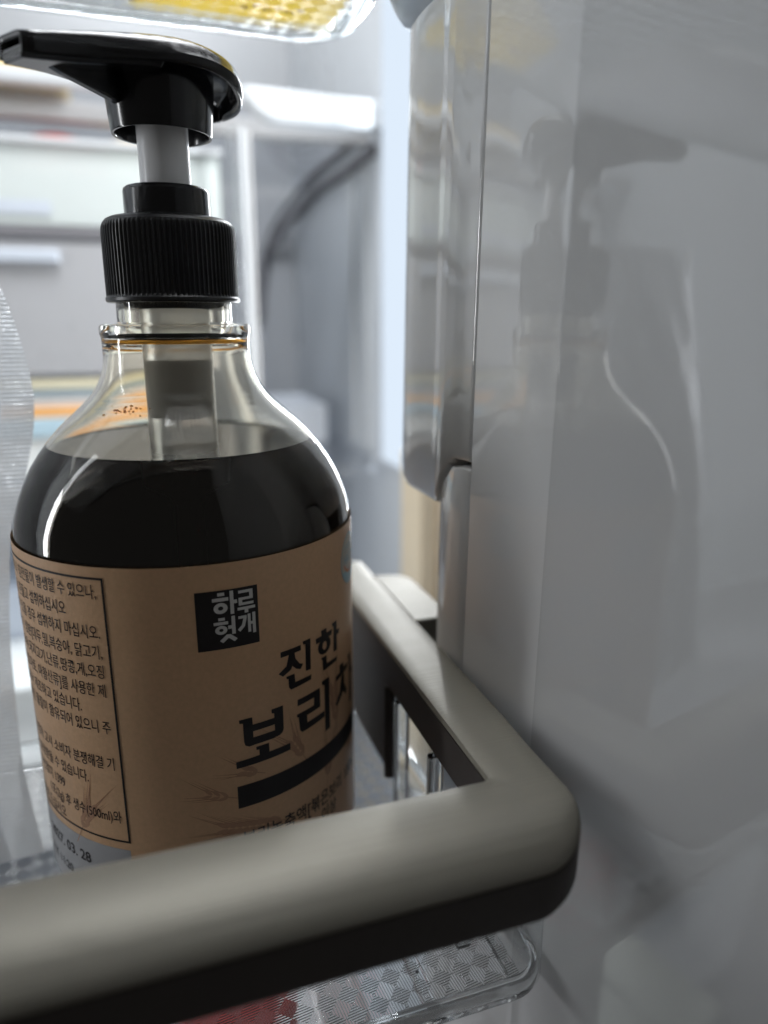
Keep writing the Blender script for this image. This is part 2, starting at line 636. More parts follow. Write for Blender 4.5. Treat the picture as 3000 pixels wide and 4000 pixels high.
# inner column with its rounded nose, standing above the hook strip
colx = [(0.1655, 0.0050), (0.1656, 0.0004), (0.1660, 0.0), (0.170, -0.0003), (0.1745, -0.0009), (0.1785, -0.0011), (0.1825, -0.0006),
        (0.187, 0.0004), (0.193, 0.0009), (0.199, 0.0014), (0.205, 0.0021), (0.2105, 0.0031), (0.2145, 0.0044),
        (0.2175, 0.0064), (0.2190, 0.0092), (0.2196, 0.0130), (0.2196, 0.022)]
colb = [(0.1655, -0.0362), (0.1735, -0.0362), (0.1765, -0.0380), (0.1795, -0.0420), (0.1822, -0.0490), (0.184, -0.0507), (0.208, -0.0507),
        (0.2120, -0.0492), (0.2155, -0.0455), (0.2178, -0.0418), (0.2196, -0.0405)]
fine = []
for i in range(len(colx) - 1):
    for s in range(4):
        t = s / 4
        y = colx[i][0] + (colx[i + 1][0] - colx[i][0]) * t
        dx = colx[i][1] + (colx[i + 1][1] - colx[i][1]) * t
        fine.append((y, dx))
fine.append(colx[-1])
rows = []
for y, dx in fine:
    zb = interp(colb, y)
    X = [lx(y, z) for z in (0,)][0]
    r = []
    for k, e in enumerate((0.006, 0.0022, 0.0006, 0.0)):       # rolled lower edge
        z = zb + (0, 0.0, 0.0006, 0.0022)[k]
        r.append((lx(y, z) + dx + e, y, z))
    for k in range(1, 15):
        z = zb + 0.0022 + (ZT - zb) * k / 14
        r.append((lx(y, z) + dx, y, z))
    rows.append(r)
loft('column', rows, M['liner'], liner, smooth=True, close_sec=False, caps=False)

# hook strip below the column, rounded head
strip = [(0.1656, 0.0045), (0.1658, 0.0005), (0.1663, 0.0001), (0.170, -0.0002), (0.1745, -0.0004), (0.1785, -0.0003), (0.1808, 0.0002),
         (0.1822, 0.0012), (0.1829, 0.0030), (0.183, 0.012)]
stop = [(0.166, -0.0372), (0.1730, -0.0372), (0.1758, -0.0386), (0.1785, -0.0420), (0.1808, -0.0470), (0.1825, -0.0530), (0.183, -0.056)]
rows = []
for y, dx in strip:
    zt = interp(stop, y)
    r = [(lx(y, zt) + dx + 0.006, y, zt), (lx(y, zt) + dx + 0.0012, y, zt), (lx(y, zt) + dx + 0.0003, y, zt - 0.0005)]
    for k in range(12):
        z = zt - 0.0014 + (ZB - zt) * k / 11
        r.append((lx(y, z) + dx, y, z))
    rows.append(r)
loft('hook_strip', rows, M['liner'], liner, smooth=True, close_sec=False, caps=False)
# dark backing that closes the joint between the panels
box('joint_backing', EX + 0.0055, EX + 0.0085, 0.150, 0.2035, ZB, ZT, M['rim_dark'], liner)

# rounded lug of the shelf hook on the column
lug = empty('hook_lug', (0.079, 0.21, 0.094), 'rounded blue-grey plastic lug on the glossy column above its nose', 'lug')
secs = []
for i in range(13):
    t = i / 12
    yy = 0.186 + 0.052 * t
    e = max(0.0, 1 - (2 * t - 1) ** 4) ** 0.5
    hh = 0.004 + 0.019 * e
    ww = 0.003 + 0.009 * e
    secs.append([(0.0805 + ww * (0.75 if math.cos(a) < 0 else 0.3) * math.cos(a), yy - 0.012, 0.1000 + hh * math.sin(a) * (1 if math.sin(a) < 0 else 2.2))
                 for a in [2 * math.pi * k / 24 for k in range(24)]])
loft('lug_body', secs, M['lug'], lug, smooth=True)


# ------------------------------------------------------------------ door baskets
def make_basket(top, floor, xr, yf, yb, label, detail=True, xrim=None):
    """top: height of the rim's upper face, floor: tray floor, xr: right side of the tray"""
    XL = -0.36
    b = empty('door_basket', (xr - 0.2, (yf + yb) / 2, floor), label, 'basket', 'clear door baskets')
    # --- metal rim: bar in front, rail along the side, rounded outer corner
    bar = [(0.05, -0.0150), (0.0, -0.0015), (0.02, -0.0004), (0.07, 0.0), (0.30, 0.0), (0.50, -0.0001), (0.66, -0.0009),
           (0.80, -0.0023), (0.91, -0.0040), (0.985, -0.0056), (1.0, -0.0066), (0.975, -0.0165), (0.94, -0.0180), (0.6, -0.0180)]
    rail = [(0.04, -0.0135), (0.0, -0.0015), (0.025, -0.0004), (0.09, 0.0), (0.3, 0.0), (0.5, 0.0), (0.7, 0.0),
            (0.86, -0.0001), (0.95, -0.0005), (0.985, -0.0013), (1.0, -0.0026), (1.0, -0.0120), (0.95, -0.0135), (0.6, -0.0135)]
    IY, IX, OY, OX, RO, RI = 0.1163, 0.0615, 0.0950, 0.0764, 0.0135, 0.0014
    path = []                                   # (inner xy, outer xy, blend)
    for x in [XL, -0.25, -0.15, -0.08, -0.04, 0.0, 0.03, 0.045, OX - RO]:
        path.append(((min(x, IX - RI), IY), (x, OY), 0.0))
    for k in range(1, 14):
        a = math.pi / 2 * k / 13
        path.append(((IX - RI + RI * math.sin(a), IY + RI - RI * math.cos(a)),
                     (OX - RO + RO * math.sin(a), OY + RO - RO * math.cos(a)), (1 - math.cos(math.pi * k / 13)) / 2))
    for y in [0.125, 0.14, 0.155, 0.17, 0.185, 0.20, 0.22, 0.24, 0.258]:
        path.append(((IX - (0.0 if y < 0.2 else 0.0), y), (OX + (0.0006 if y > 0.13 else 0), y), 1.0))
    secs = []
    for (ix, iy), (ox, oy), w in path:
        s = []
        for (t0, z0), (t1, z1) in zip(bar, rail):
            t = t0 + (t1 - t0) * w
            z = top + z0 + (z1 - z0) * w
            s.append((ix + (ox - ix) * t, iy + (oy - iy) * t, z))
        secs.append(s)
    loft('rim', [q[1:11] for q in secs], M['rim'], b, smooth=True, close_sec=False, caps=False)
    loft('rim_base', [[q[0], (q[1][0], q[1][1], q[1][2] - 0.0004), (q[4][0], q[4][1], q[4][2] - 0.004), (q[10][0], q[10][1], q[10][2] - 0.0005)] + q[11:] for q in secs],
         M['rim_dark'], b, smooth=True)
    if detail:
        fl = prism('rim_flange', [(OX - 0.0008, 0.1969), (0.0835, 0.1969), (0.0872, 0.2005), (0.0886, 0.206), (0.0886, 0.2335),
                                  (0.0860, 0.2385), (0.0800, 0.2405), (OX - 0.0008, 0.2412)], top - 0.012, top - 0.00015, M['rim'], b, bevel=0.0007)
    # dark bracket behind the rail's inner skirt
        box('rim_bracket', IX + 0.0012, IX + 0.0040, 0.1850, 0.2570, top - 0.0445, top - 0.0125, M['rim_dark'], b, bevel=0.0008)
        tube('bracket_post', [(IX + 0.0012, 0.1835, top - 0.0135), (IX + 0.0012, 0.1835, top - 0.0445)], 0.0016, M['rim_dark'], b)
    # --- clear tray
    zt = top - 0.016
    xt = min(xr, OX - 0.004)
    rc = 0.007 if detail else 0.016

    def ring(xr_, yf_, yb_, r, z):
        pts = []
        for cx, cy, a0 in ((xr_ - r, yf_ + r, -90), (xr_ - r, yb_ - r, 0)):
            for k in range(9):
                a = R(a0 + 90 * k / 8)
                pts.append((cx + r * math.cos(a), cy + r * math.sin(a), z))
        return [(XL, yf_, z)] + pts + [(XL, yb_, z)]
    wall_rows = []
    for k in range(9):
        t = k / 8
        q = t ** 1.6
        wall_rows.append(ring(xt + (xr - xt) * q, 0.104 + (yf - 0.104) * q if detail else yf, yb, rc, zt + (floor + 0.004 - zt) * t))
    loft('tray_wall', wall_rows, M['clear'], b, smooth=True, close_sec=False, caps=False)
    fr = ring(xr - 0.004, yf + 0.004, yb - 0.004, rc - 0.003, floor)
    link_mesh('tray_floor', fr, [tuple(range(len(fr)))], M['tray_floor'], b)
    # thick moulded edge between wall and floor
    er = ring(xr - 0.002, yf + 0.002, yb - 0.002, rc, floor + 0.0012)
    secs = []
    n = len(er)
    for i, p in enumerate(er):
        p = Vector(p)
        a = Vector(er[max(0, i - 1)])
        c = Vector(er[min(n - 1, i + 1)])
        t = (c - a).normalized()
        s = t.cross(Vector((0, 0, 1))).normalized()          # outward
        secs.append([p + s * x + Vector((0, 0, z)) for x, z in
                     ((0.0016, 0.0062), (0.0022, 0.0030), (0.0019, 0.0008), (0.0006, -0.0012), (-0.0018, -0.0022), (-0.0048, -0.0022),
                      (-0.0054, -0.0016), (-0.0050, -0.0008), (-0.0026, -0.0003), (-0.0008, 0.0012), (0.0, 0.0034), (0.0002, 0.0062))])
    loft('tray_edge', secs, M['solid_clear' if detail else 'edge'], b, smooth=True)
    if detail:
        # floor rib and the moulded ribs of the side wall
        box('floor_rib', 0.0515, 0.0552, yf + 0.006, yb - 0.006, floor - 0.0034, floor - 0.0006, M['solid_clear'], b, bevel=0.0007)
        for y, z1, z0, w in ((0.1515, top - 0.0185, top - 0.050, 0.0032), (0.1775, top - 0.017, floor + 0.004, 0.0040), (0.1320, top - 0.030, floor + 0.004, 0.0026)):
            box('wall_rib', 0.0632, 0.0672, y, y + w, z0, z1, M['solid_clear'], b, bevel=0.0007)
        prism('wall_gusset', [(0.0636, 0.1390), (0.0656, 0.1390), (0.0656, 0.1470), (0.0636, 0.1470)], floor + 0.004, top - 0.036, M['solid_clear'], b, bevel=0.0006)
    return b


make_basket(-0.092, -0.157, 0.0812, 0.1170, 0.262, 'clear door basket with brushed champagne rim holding the pump bottle')
make_basket(0.150, 0.0852, 0.0715, 0.1215, 0.2560, 'clear door basket above the pump bottle, yellow packet on its patterned floor', detail=False)
make_basket(-0.345, -0.410, 0.0745, 0.1215, 0.262, 'clear door basket under the others, holding a red-lidded jar and packs', detail=False)

# ------------------------------------------------------------------ the pump bottle
BC = (0.0097, 0.2025)
BR, LR = 0.0450, 0.0453
bottle = empty('pump_bottle', (BC[0], BC[1], -0.1568), 'clear plastic pump bottle of dark barley tea with kraft label', 'bottle')
outer = [(0.0146, 0.0210), (0.0146, -0.0006), (0.0150, -0.0010), (0.0185, -0.0011), (0.0191, -0.0015), (0.0192, -0.0022), (0.0192, -0.0036), (0.0189, -0.0043),
         (0.01885, -0.0060), (0.0188, -0.0092), (0.0191, -0.0115), (0.0199, -0.0142), (0.0212, -0.0168), (0.0230, -0.0193), (0.0252, -0.0215),
         (0.0277, -0.0237), (0.0306, -0.0263), (0.0334, -0.0292), (0.0366, -0.0332), (0.0389, -0.0366), (0.0410, -0.0405), (0.0427, -0.0445),
         (0.0440, -0.0485), (0.0447, -0.0525), (BR, -0.0570), (BR, -0.075), (BR, -0.10), (BR, -0.125), (0.0449, -0.143), (0.0440, -0.1485), (0.0420, -0.1525), (0.0395, -0.1552), (0.036, -0.1566)]
th = 0.0011


def inset(prof, t):
    res = []
    for i, (r, z) in enumerate(prof):
        a = prof[max(0, i - 1)]
        b = prof[min(len(prof) - 1, i + 1)]
        dr, dz = b[0] - a[0], b[1] - a[1]
        L = math.hypot(dr, dz) or 1
        res.append((max(0.0, r + t * dz / L), z - t * dr / L))
    return res


neck_in = [(0.0128, 0.0210), (0.0128, -0.0012), (0.0134, -0.0030), (0.0165, -0.0046), (0.0174, -0.0062)]
inn = [p for p in inset(outer, th) if p[1] < -0.0085]
inner = neck_in + inn
prof = outer + [(0.020, -0.1560)] + [(0.019, -0.1545)] + list(reversed(inner))
lathe('bottle_body', prof, M['bottle'], bottle, BC, seg=128, closed=True)
# liquid: overlaps the wall by a hair so there is no air film between them
LZ = -0.0318
liq = [p for p in inset(outer, th - 0.00025) if p[1] < LZ - 0.0004]
r_top = interp(sorted([(-p[1], p[0]) for p in inset(outer, th - 0.00025) if p[1] < -0.02]), -LZ)
liqp = [(0.0, LZ - 0.00005), (r_top - 0.0022, LZ - 0.00002), (r_top - 0.0008, LZ + 0.0001), (r_top + 0.0001, LZ + 0.0008)] + liq + [(0.0, -0.1548)]
lathe('tea', [(max(r, 0.00002), z) for r, z in liqp], M['liquid'], bottle, BC, seg=128)
# tide mark under the neck ring and dried specks on the shoulder
lathe('tide_mark', [(0.0166, -0.0046), (0.0173, -0.0050), (0.0170, -0.0057), (0.0163, -0.0053)], M['stain'], bottle, BC, seg=96, closed=True)
for k in range(26):
    a = -math.pi / 2 - 0.62 + rnd.gauss(0, 0.13)
    z = -0.0212 + rnd.gauss(0, 0.0006)
    rr = interp(sorted([(-p[1], p[0]) for p in inner]), -z) - 0.0001
    s = rnd.uniform(0.00012, 0.00038)
    lathe('dried_speck', [(0.00002, z + s), (s, z + s * 0.4), (s, z - s * 0.4), (0.00002, z - s)], M['stain'], bottle,
          (BC[0] + rr * math.cos(a), BC[1] + rr * math.sin(a)), seg=6, caps=False)

# pump body hanging in the neck
lathe('pump_cylinder', [(0.0090, 0.0030), (0.0090, -0.0315), (0.0088, -0.0470), (0.0040, -0.0500), (0.0030, -0.052)], M['tube'], bottle, BC, seg=64)
lathe('piston', [(0.0076, -0.0100), (0.0079, -0.0106), (0.0078, -0.0140), (0.0072, -0.0152), (0.0074, -0.0178), (0.0079, -0.0190), (0.0079, -0.0246), (0.0070, -0.0256), (0.0030, -0.0262)],
      M['piston'], bottle, BC, seg=48)
lathe('dip_tube', [(0.0028, -0.050), (0.0028, -0.150)], M['tube'], bottle, BC, seg=24)

# ribbed collar
ribs = 84
segc = ribs * 6
prof_c = [(0.0135, 0.0042, 0), (0.0165, 0.0042, 0), (0.01685, 0.0046, 0), (0.01685, 0.0053, 0), (0.0166, 0.0057, 0.2), (0.0166, 0.0062, 1), (0.0166, 0.0130, 1),
          (0.0166, 0.0205, 1), (0.0165, 0.0218, 1), (0.0163, 0.0226, 0.5), (0.0160, 0.0232, 0), (0.0154, 0.0239, 0), (0.0144, 0.0244, 0), (0.0125, 0.0247, 0), (0.0106, 0.0248, 0)]
v, f = [], []
for r, z, w in prof_c:
    for k in range(segc):
        a = 2 * math.pi * k / segc
        u = (0.0, 1.0, 1.0, 0.55, 0.0, -0.15)[k % 6]
        rr = r - 0.00042 * w * (1 - max(0, u)) if w else r
        v.append((BC[0] + rr * math.cos(a), BC[1] + rr * math.sin(a), z))
for i in range(len(prof_c) - 1):
    for k in range(segc):
        q = (k + 1) % segc
        f.append((i * segc + k, i * segc + q, (i + 1) * segc + q, (i + 1) * segc + k))
collar = link_mesh('collar', v, f, M['black_satin'], bottle, smooth=False)
lathe('collar_neck', [(0.0062, 0.0200), (0.0106, 0.0200), (0.0106, 0.0306), (0.0104, 0.0313), (0.0099, 0.0317), (0.0092, 0.0318), (0.0072, 0.0318), (0.0069, 0.0314), (0.0069, 0.0250)], M['black'], collar, BC, seg=72)
lathe('pump_stem', [(0.0062, 0.0180), (0.0062, 0.0525)], M['stem'], bottle, BC, seg=64)

# pump head: hollow dome running out to a spout, cup below
tip = Vector((-0.0200, 0.181, 0))
ax = Vector((BC[0], BC[1], 0))
d = (tip - ax).normalized()
side = Vector((-d.y, d.x, 0))
LEN = (tip - ax).length
headtop = [(-0.0200, 0.0542), (-0.0192, 0.0567), (-0.0175, 0.0586), (-0.0145, 0.0602), (-0.010, 0.0613), (-0.004, 0.0618), (0.004, 0.0621), (0.012, 0.0614), (0.020, 0.0600), (0.028, 0.0582), (LEN, 0.0562)]
headbot = [(-0.0200, 0.0508), (-0.012, 0.0526), (-0.004, 0.0542), (0.004, 0.0549), (0.014, 0.0546), (0.024, 0.0535), (LEN, 0.0520)]
headw = [(-0.0200, 0.0005), (-0.0194, 0.0046), (-0.0180, 0.0084), (-0.0150, 0.0130), (-0.011, 0.0165), (-0.006, 0.0187), (0.0, 0.0192), (0.006, 0.0176), (0.012, 0.0146), (0.018, 0.0111), (0.024, 0.0080), (0.030, 0.0060), (LEN, 0.0046)]


def head_sec(s, shrink=0.0, arc=25):
    w = max(0.0003, smooth_interp(headw, s) - shrink)
    zt = smooth_interp(headtop, s) - shrink
    zb = smooth_interp(headbot, s)
    spout = min(1.0, max(0.0, (s - 0.014) / 0.014))
    pts = []
    for k in range(arc):
        a = math.pi * k / (arc - 1)
        p = 0.52 - 0.24 * spout
        cx = math.copysign(abs(math.cos(a)) ** p, math.cos(a))
        cz = math.sin(a) ** (0.62 - 0.25 * spout)
        x = w * cx
        z = zb + (zt - zb) * cz
        # a low step runs round the skirt of the dome
        if not shrink and s < 0.016:
            rel = (z - zb) / max(1e-6, zt - zb)
            if 0.02 < rel < 0.36:
                x *= 1.0 + 0.028 * (1 - spout)
        q = ax + d * s + side * x
        pts.append((q.x, q.y, z))
    return pts


ss = [-0.0200, -0.0197, -0.0192, -0.0185, -0.0175, -0.016, -0.014, -0.0115, -0.009, -0.006, -0.003, 0.0, 0.003, 0.006, 0.009, 0.012, 0.015, 0.018, 0.021, 0.024, 0.027, 0.030, 0.0335, LEN]
secs = [head_sec(s) for s in ss]
head = loft('pump_head', secs, M['black'], bottle, smooth=True, close_sec=False, caps=False)
md = head.modifiers.new('solid', 'SOLIDIFY')
md.thickness = 0.0013
md.offset = -1 if True else 1
md.use_even_offset = False
# spout floor closes the channel below, leaving a slanted mouth at the tip
secs = []
for s in [0.0095, 0.014, 0.018, 0.022, 0.026, 0.030, 0.0335, LEN - 0.0002]:
    w = smooth_interp(headw, s) - 0.0004
    zb = smooth_interp(headbot, s)
    q = ax + d * s
    secs.append([tuple((q + side * x)[:2]) + (z,) for x, z in ((-w, zb + 0.0010), (-w * 0.86, zb - 0.0009), (w * 0.86, zb - 0.0009), (w, zb + 0.0010), (w * 0.9, zb + 0.0016), (-w * 0.9, zb + 0.0016))])
loft('spout_floor', secs, M['black'], head, smooth=False, bevel=0.0004)
# gusset web between spout and cup
w0, w1 = 0.0105, LEN - 0.006
pts = [(w0, 0.0550), (w0, 0.0480), (0.018, 0.0497), (0.026, 0.0514), (w1, 0.0528), (w1, 0.0536)]
v = []
for sgn in (-1, 1):
    for s, z in pts:
        q = ax + d * s + side * (0.0011 * sgn)
        v.append((q.x, q.y, z))
n = len(pts)
f = [tuple(range(n)), tuple(range(n, 2 * n))] + [(i, (i + 1) % n, n + (i + 1) % n, n + i) for i in range(n)]
link_mesh('spout_web', v, f, M['black'], head, bevel=0.0003)
lathe('pump_cup', [(0.0131, 0.0572), (0.0130, 0.0540), (0.0125, 0.0485), (0.0121, 0.0440), (0.0119, 0.0436), (0.0113, 0.0437), (0.0111, 0.0441), (0.0116, 0.0572)], M['black'], head, BC, seg=80, closed=True)
lathe('cup_ceiling', [(0.0118, 0.0555), (0.0118, 0.0560), (0.00005, 0.0560), (0.00005, 0.0555)], M['black'], head, BC, seg=48, closed=True)

# ------------------------------------------------------------------ label and its print
def on_label(u, w, r):
    t = u / (LR * 1000)
    return (BC[0] + r * math.sin(t), BC[1] - r * math.cos(t), w / 1000)


NL = 160
v, f = [], []
zrow = [-53.2 - (155.0 - 53.2 - 8) * i / 12 for i in range(13)]
for i, z in enumerate(zrow):
    for k in range(NL):
        t = 2 * math.pi * k / NL
        v.append((BC[0] + LR * math.sin(t), BC[1] - LR * math.cos(t), z / 1000))
for i in range(len(zrow) - 1):
    for k in range(NL):
        q = (k + 1) % NL
        f.append((i * NL + k, i * NL + q, (i + 1) * NL + q, (i + 1) * NL + k))
label = link_mesh('label', v, f, M['label'], bottle, smooth=True)
label['label'] = 'matt kraft-brown paper label with black Korean print'


def print_bm(name, bm, mat, lift=0.00010, cut=1.6):
    """bend flat print (mm, u right / w up) round the bottle"""
    xs = [q.co.x for q in bm.verts]
    if not xs:
        bm.free()
        return None
    x0, x1 = min(xs), max(xs)
    x = math.floor(x0 / cut) * cut + cut
    while x < x1:
        bmesh.ops.bisect_plane(bm, geom=bm.verts[:] + bm.edges[:] + bm.faces[:], plane_co=(x, 0, 0), plane_no=(1, 0, 0), dist=1e-5)
        x += cut
    for q in bm.verts:
        q.co = on_label(q.co.x, q.co.y, LR + lift)
    bmesh.ops.recalc_face_normals(bm, faces=bm.faces)
    me = bpy.data.meshes.new(name)
    bm.to_mesh(me)
    bm.free()
    me.materials.append(mat)
    o = bpy.data.objects.new(name, me)
    col.objects.link(o)
    attach(o, label)
    return o


def print_polys(name, polys, mat, lift=0.00010):
    bm = bmesh.new()
    for p in polys:
        fc = bm.faces.new([bm.verts.new((x, y, 0)) for x, y in p])
        fc.normal_update()
    bmesh.ops.triangulate(bm, faces=[q for q in bm.faces if len(q.verts) > 4])
    return print_bm(name, bm, mat, lift)


def text_bm(body, bold=0.0):
    c = bpy.data.curves.new('t', 'FONT')
    c.body = body
    c.resolution_u = 3
    c.offset = bold
    o = bpy.data.objects.new('t', c)
    col.objects.link(o)
    bpy.context.view_layer.update()
    dg = bpy.context.evaluated_depsgraph_get()
    me = bpy.data.meshes.new_from_object(o.evaluated_get(dg))
    bpy.data.objects.remove(o)
    bpy.data.curves.remove(c)
    bm = bmesh.new()
    bm.from_mesh(me)
    bpy.data.meshes.remove(me)
    return bm


def print_text(body, mat, x0=None, x1=None, y=0.0, h=3.0, adv=None, bold=0.0, lift=0.00010, name='print_text', fit=None):
    """y: foot of the glyphs; fit=(x0,x1,y0,y1) stretches the text into a box"""
    bm = text_bm(body, bold)
    xs = [q.co.x for q in bm.verts]
    yy = [q.co.y for q in bm.verts]
    a, b, c_, e = min(xs), max(xs), min(yy), max(yy)
    if fit:
        sx, sy = (fit[1] - fit[0]) / (b - a), (fit[3] - fit[2]) / (e - c_)
        ox, oy = fit[0] - a * sx, fit[2] - c_ * sy
    else:
        sy = h / 0.92
        sx = sy * (adv or 0.72)
        ox = (x1 - b * sx) if x1 is not None else (x0 - a * sx)
        oy = y - c_ * sy if False else y + 0.09 * sy
    for q in bm.verts:
        q.co.x = ox + q.co.x * sx
        q.co.y = oy + q.co.y * sy
    return print_bm(name, bm, mat, lift)


def rect(x0, x1, y0, y1):
    return [(x0, y0), (x1, y0), (x1, y1), (x0, y1)]


# white date field at the foot of the label
print_polys('date_field', [rect(-66, -22.9, -146.9, -127.6)], M['label_white'], 0.00004)
# caution panel frame
bw = 0.55
print_polys('caution_frame', [rect(-82, -22.6, -56.2, -55.65), rect(-23.15, -22.6, -124.9, -56.2), rect(-82, -22.6, -125.45, -124.9)], M['ink'])
lines = [('기름이나 침전물이 발생할 수 있으나,', -24.7, -60.9), ('잘 흔들고 섭취하십시오', -33.8, -65.9), ('이상이 있을 경우 섭취하지 마십시오.', -24.8, -70.8),
         ('알레르기 성분[대두,밀,복숭아, 닭고기,', -24.7, -75.8), ('우유,돼지고기,난류,땅콩,게,오징', -24.8, -80.7), ('어,호두,토마토, 아황산류]를 사용한 제', -24.9, -85.6),
         ('같은 시설에서 제조하고 있습니다.', -32.4, -90.5), ('카페인 물질이 함유되어 있으니 주', -24.7, -95.3), ('공정위 고시 소비자 분쟁해결 기', -24.8, -105.1),
         ('의거 보상받을 수 있습니다.', -33.0, -110.2), ('신고는 국번없이 1399', -42.6, -115.2), ('1포(2g) 후 생수(500ml)와', -24.4, -120.0), ('혼합하여 드십시오', -43.9, -124.6)]
for body, x1, y in lines:
    print_text(body, M['ink'], x1=x1, y=y, h=3.5, adv=0.70, bold=0.004)
print_text('2027. 03. 28', M['ink'], x1=-35.6, y=-135.2, h=4.0, adv=0.95, bold=0.02, name='print_date')
print_text('C1 K 11:20', M['ink'], x1=-44.0, y=-142.0, h=3.4, adv=0.95, bold=0.02, name='print_date')

# square mark with four syllables
print_polys('mark_square', [rect(-2.55, 11.95, -74.15, -59.6)], M['ink'])
def ringpoly(cx, cy, rx, ry, hx, hy, n=20):
    res = []
    for k in range(n):
        a, b = 2 * math.pi * k / n, 2 * math.pi * (k + 1) / n
        res.append([(cx + hx * math.cos(a), cy + hy * math.sin(a)), (cx + rx * math.cos(a), cy + ry * math.sin(a)),
                    (cx + rx * math.cos(b), cy + ry * math.sin(b)), (cx + hx * math.cos(b), cy + hy * math.sin(b))])
    return res


syl = {
    'ha': [rect(2.5, 4.1, -60.95, -60.15), rect(1.25, 4.95, -62.25, -61.4), rect(5.3, 6.15, -65.7, -60.0), rect(6.15, 6.95, -63.2, -62.3)] + ringpoly(3.1, -63.95, 1.6, 1.35, 0.6, 0.5),
    'ru': [rect(7.3, 10.75, -61.0, -60.3), rect(9.9, 10.75, -62.05, -61.0), rect(7.3, 10.75, -62.7, -62.05), rect(7.3, 8.15, -63.35, -62.7), rect(7.3, 10.85, -64.0, -63.35),
           rect(6.95, 11.2, -65.15, -64.45), rect(8.6, 9.5, -66.0, -65.15)],
    'heot': [rect(2.4, 3.9, -67.0, -66.3), rect(1.3, 4.6, -68.05, -67.3), rect(5.4, 6.25, -70.7, -66.2), rect(4.55, 5.4, -69.3, -68.45),
             [(4.1, -70.6), (5.0, -70.6), (6.6, -72.0), (5.9, -72.6), (4.55, -71.5), (3.2, -72.6), (2.5, -72.0)]] + ringpoly(2.95, -69.35, 1.4, 1.1, 0.5, 0.4),
    'gae': [rect(7.0, 9.0, -67.3, -66.6), [(8.2, -67.3), (9.0, -67.3), (8.5, -69.3), (7.3, -70.5), (6.75, -69.9), (7.75, -68.9)],
            rect(9.25, 9.95, -71.0, -66.4), rect(9.95, 10.4, -69.1, -68.4), rect(10.4, 11.15, -71.4, -66.2)]}
for k_, polys_ in syl.items():
    print_polys('mark_syllable', polys_, M['ink_white'], 0.00018)

# heavy title lettering, drawn stroke by stroke
jin = [[(17.35, -78.65), (23.6, -78.65), (23.6, -80.1), (17.35, -80.1)],
       [(19.75, -80.05), (21.55, -80.05), (21.72, -81.65), (23.0, -83.5), (24.2, -84.0), (23.3, -85.2), (21.9, -84.6), (20.7, -83.4), (20.3, -84.2), (17.85, -85.3), (16.55, -84.25), (18.95, -82.85)],
       [(24.3, -78.0), (26.95, -78.0), (26.85, -86.6), (25.05, -86.4), (25.15, -79.0), (24.4, -78.85)],
       [(18.75, -85.7), (21.3, -85.7), (21.45, -88.1), (27.0, -88.15), (26.8, -89.5), (20.05, -89.7), (19.45, -88.8), (19.4, -86.5), (18.85, -86.35)]]
print_polys('title_syllable', jin, M['ink'])


han = [[(31.25, -77.7), (33.55, -77.7), (33.65, -79.05), (36.3, -79.1), (36.05, -80.55), (29.1, -80.6), (28.95, -79.1), (31.35, -79.1)],
       [(36.4, -77.6), (38.95, -77.6), (39.0, -80.35), (40.5, -80.5), (40.2, -81.8), (38.95, -81.8), (38.92, -86.2), (37.0, -86.0), (37.15, -78.65), (36.55, -78.5)],
       [(30.95, -85.3), (33.4, -85.4), (33.5, -87.75), (38.95, -88.1), (38.65, -89.2), (31.75, -89.25), (31.6, -86.2)]] + ringpoly(32.65, -82.3, 2.85, 2.35, 0.95, 1.2)
print_polys('title_syllable', han, M['ink'])
bo = [[(5.75, -93.5), (9.05, -93.5), (9.12, -95.6), (9.12, -101.2), (7.95, -101.25), (7.0, -100.7), (6.75, -99.6), (6.7, -94.6), (5.85, -94.45)],
      [(14.2, -93.05), (17.45, -93.05), (17.42, -99.5), (17.1, -100.4), (16.2, -100.95), (14.95, -101.0), (14.85, -94.3), (14.2, -94.15)],
      rect(9.1, 14.96, -97.4, -95.55), rect(9.1, 14.96, -101.15, -99.05),
      [(9.7, -101.9), (13.1, -101.9), (13.17, -104.4), (19.2, -104.4), (19.2, -106.35), (4.53, -106.55), (4.52, -104.7), (10.5, -104.4), (10.45, -102.9), (9.75, -102.75)]]
print_polys('title_syllable', bo, M['ink'])
ri = [[(21.95, -93.35), (30.15, -93.35), (30.1, -98.9), (25.0, -99.0), (25.05, -101.1), (31.9, -100.95), (31.85, -102.75), (23.2, -103.1), (22.45, -102.2), (22.15, -98.4), (21.6, -98.15), (21.65, -97.4), (27.6, -97.3), (27.7, -95.1), (21.9, -95.15)],
      [(31.05, -92.05), (34.4, -92.05), (34.35, -107.3), (32.05, -107.4), (32.15, -93.5), (31.1, -93.1)]]
print_polys('title_syllable', ri, M['ink'])
cha = [[(40.3, -91.7), (43.05, -91.7), (43.3, -93.4), (46.6, -93.5), (46.6, -95.0), (38.1, -95.4), (38.0, -94.0), (40.4, -93.7)],
       [(41.6, -95.4), (43.6, -95.4), (43.5, -98.4), (45.7, -101.6), (44.6, -102.6), (42.4, -100.4), (41.6, -101.2), (38.6, -103.0), (37.4, -102.1), (40.3, -99.4)],
       [(47.4, -92.0), (50.4, -92.0), (50.4, -97.2), (52.6, -97.2), (52.6, -98.9), (50.4, -98.9), (50.4, -107.3), (48.2, -107.3), (48.3, -93.4), (47.5, -93.1)]]
print_polys('title_syllable', cha, M['ink'])
print_polys('title_band', [rect(4.45, 54.0, -117.9, -111.6)], M['ink'])
print_text('보리농축액[볶은보리 100%]', M['ink'], x0=5.0, y=-129.4, h=4.6, adv=0.83, bold=0.015)
print_text(', 이상', M['ink'], x0=27.5, y=-134.6, h=4.4, adv=0.83, bold=0.015)


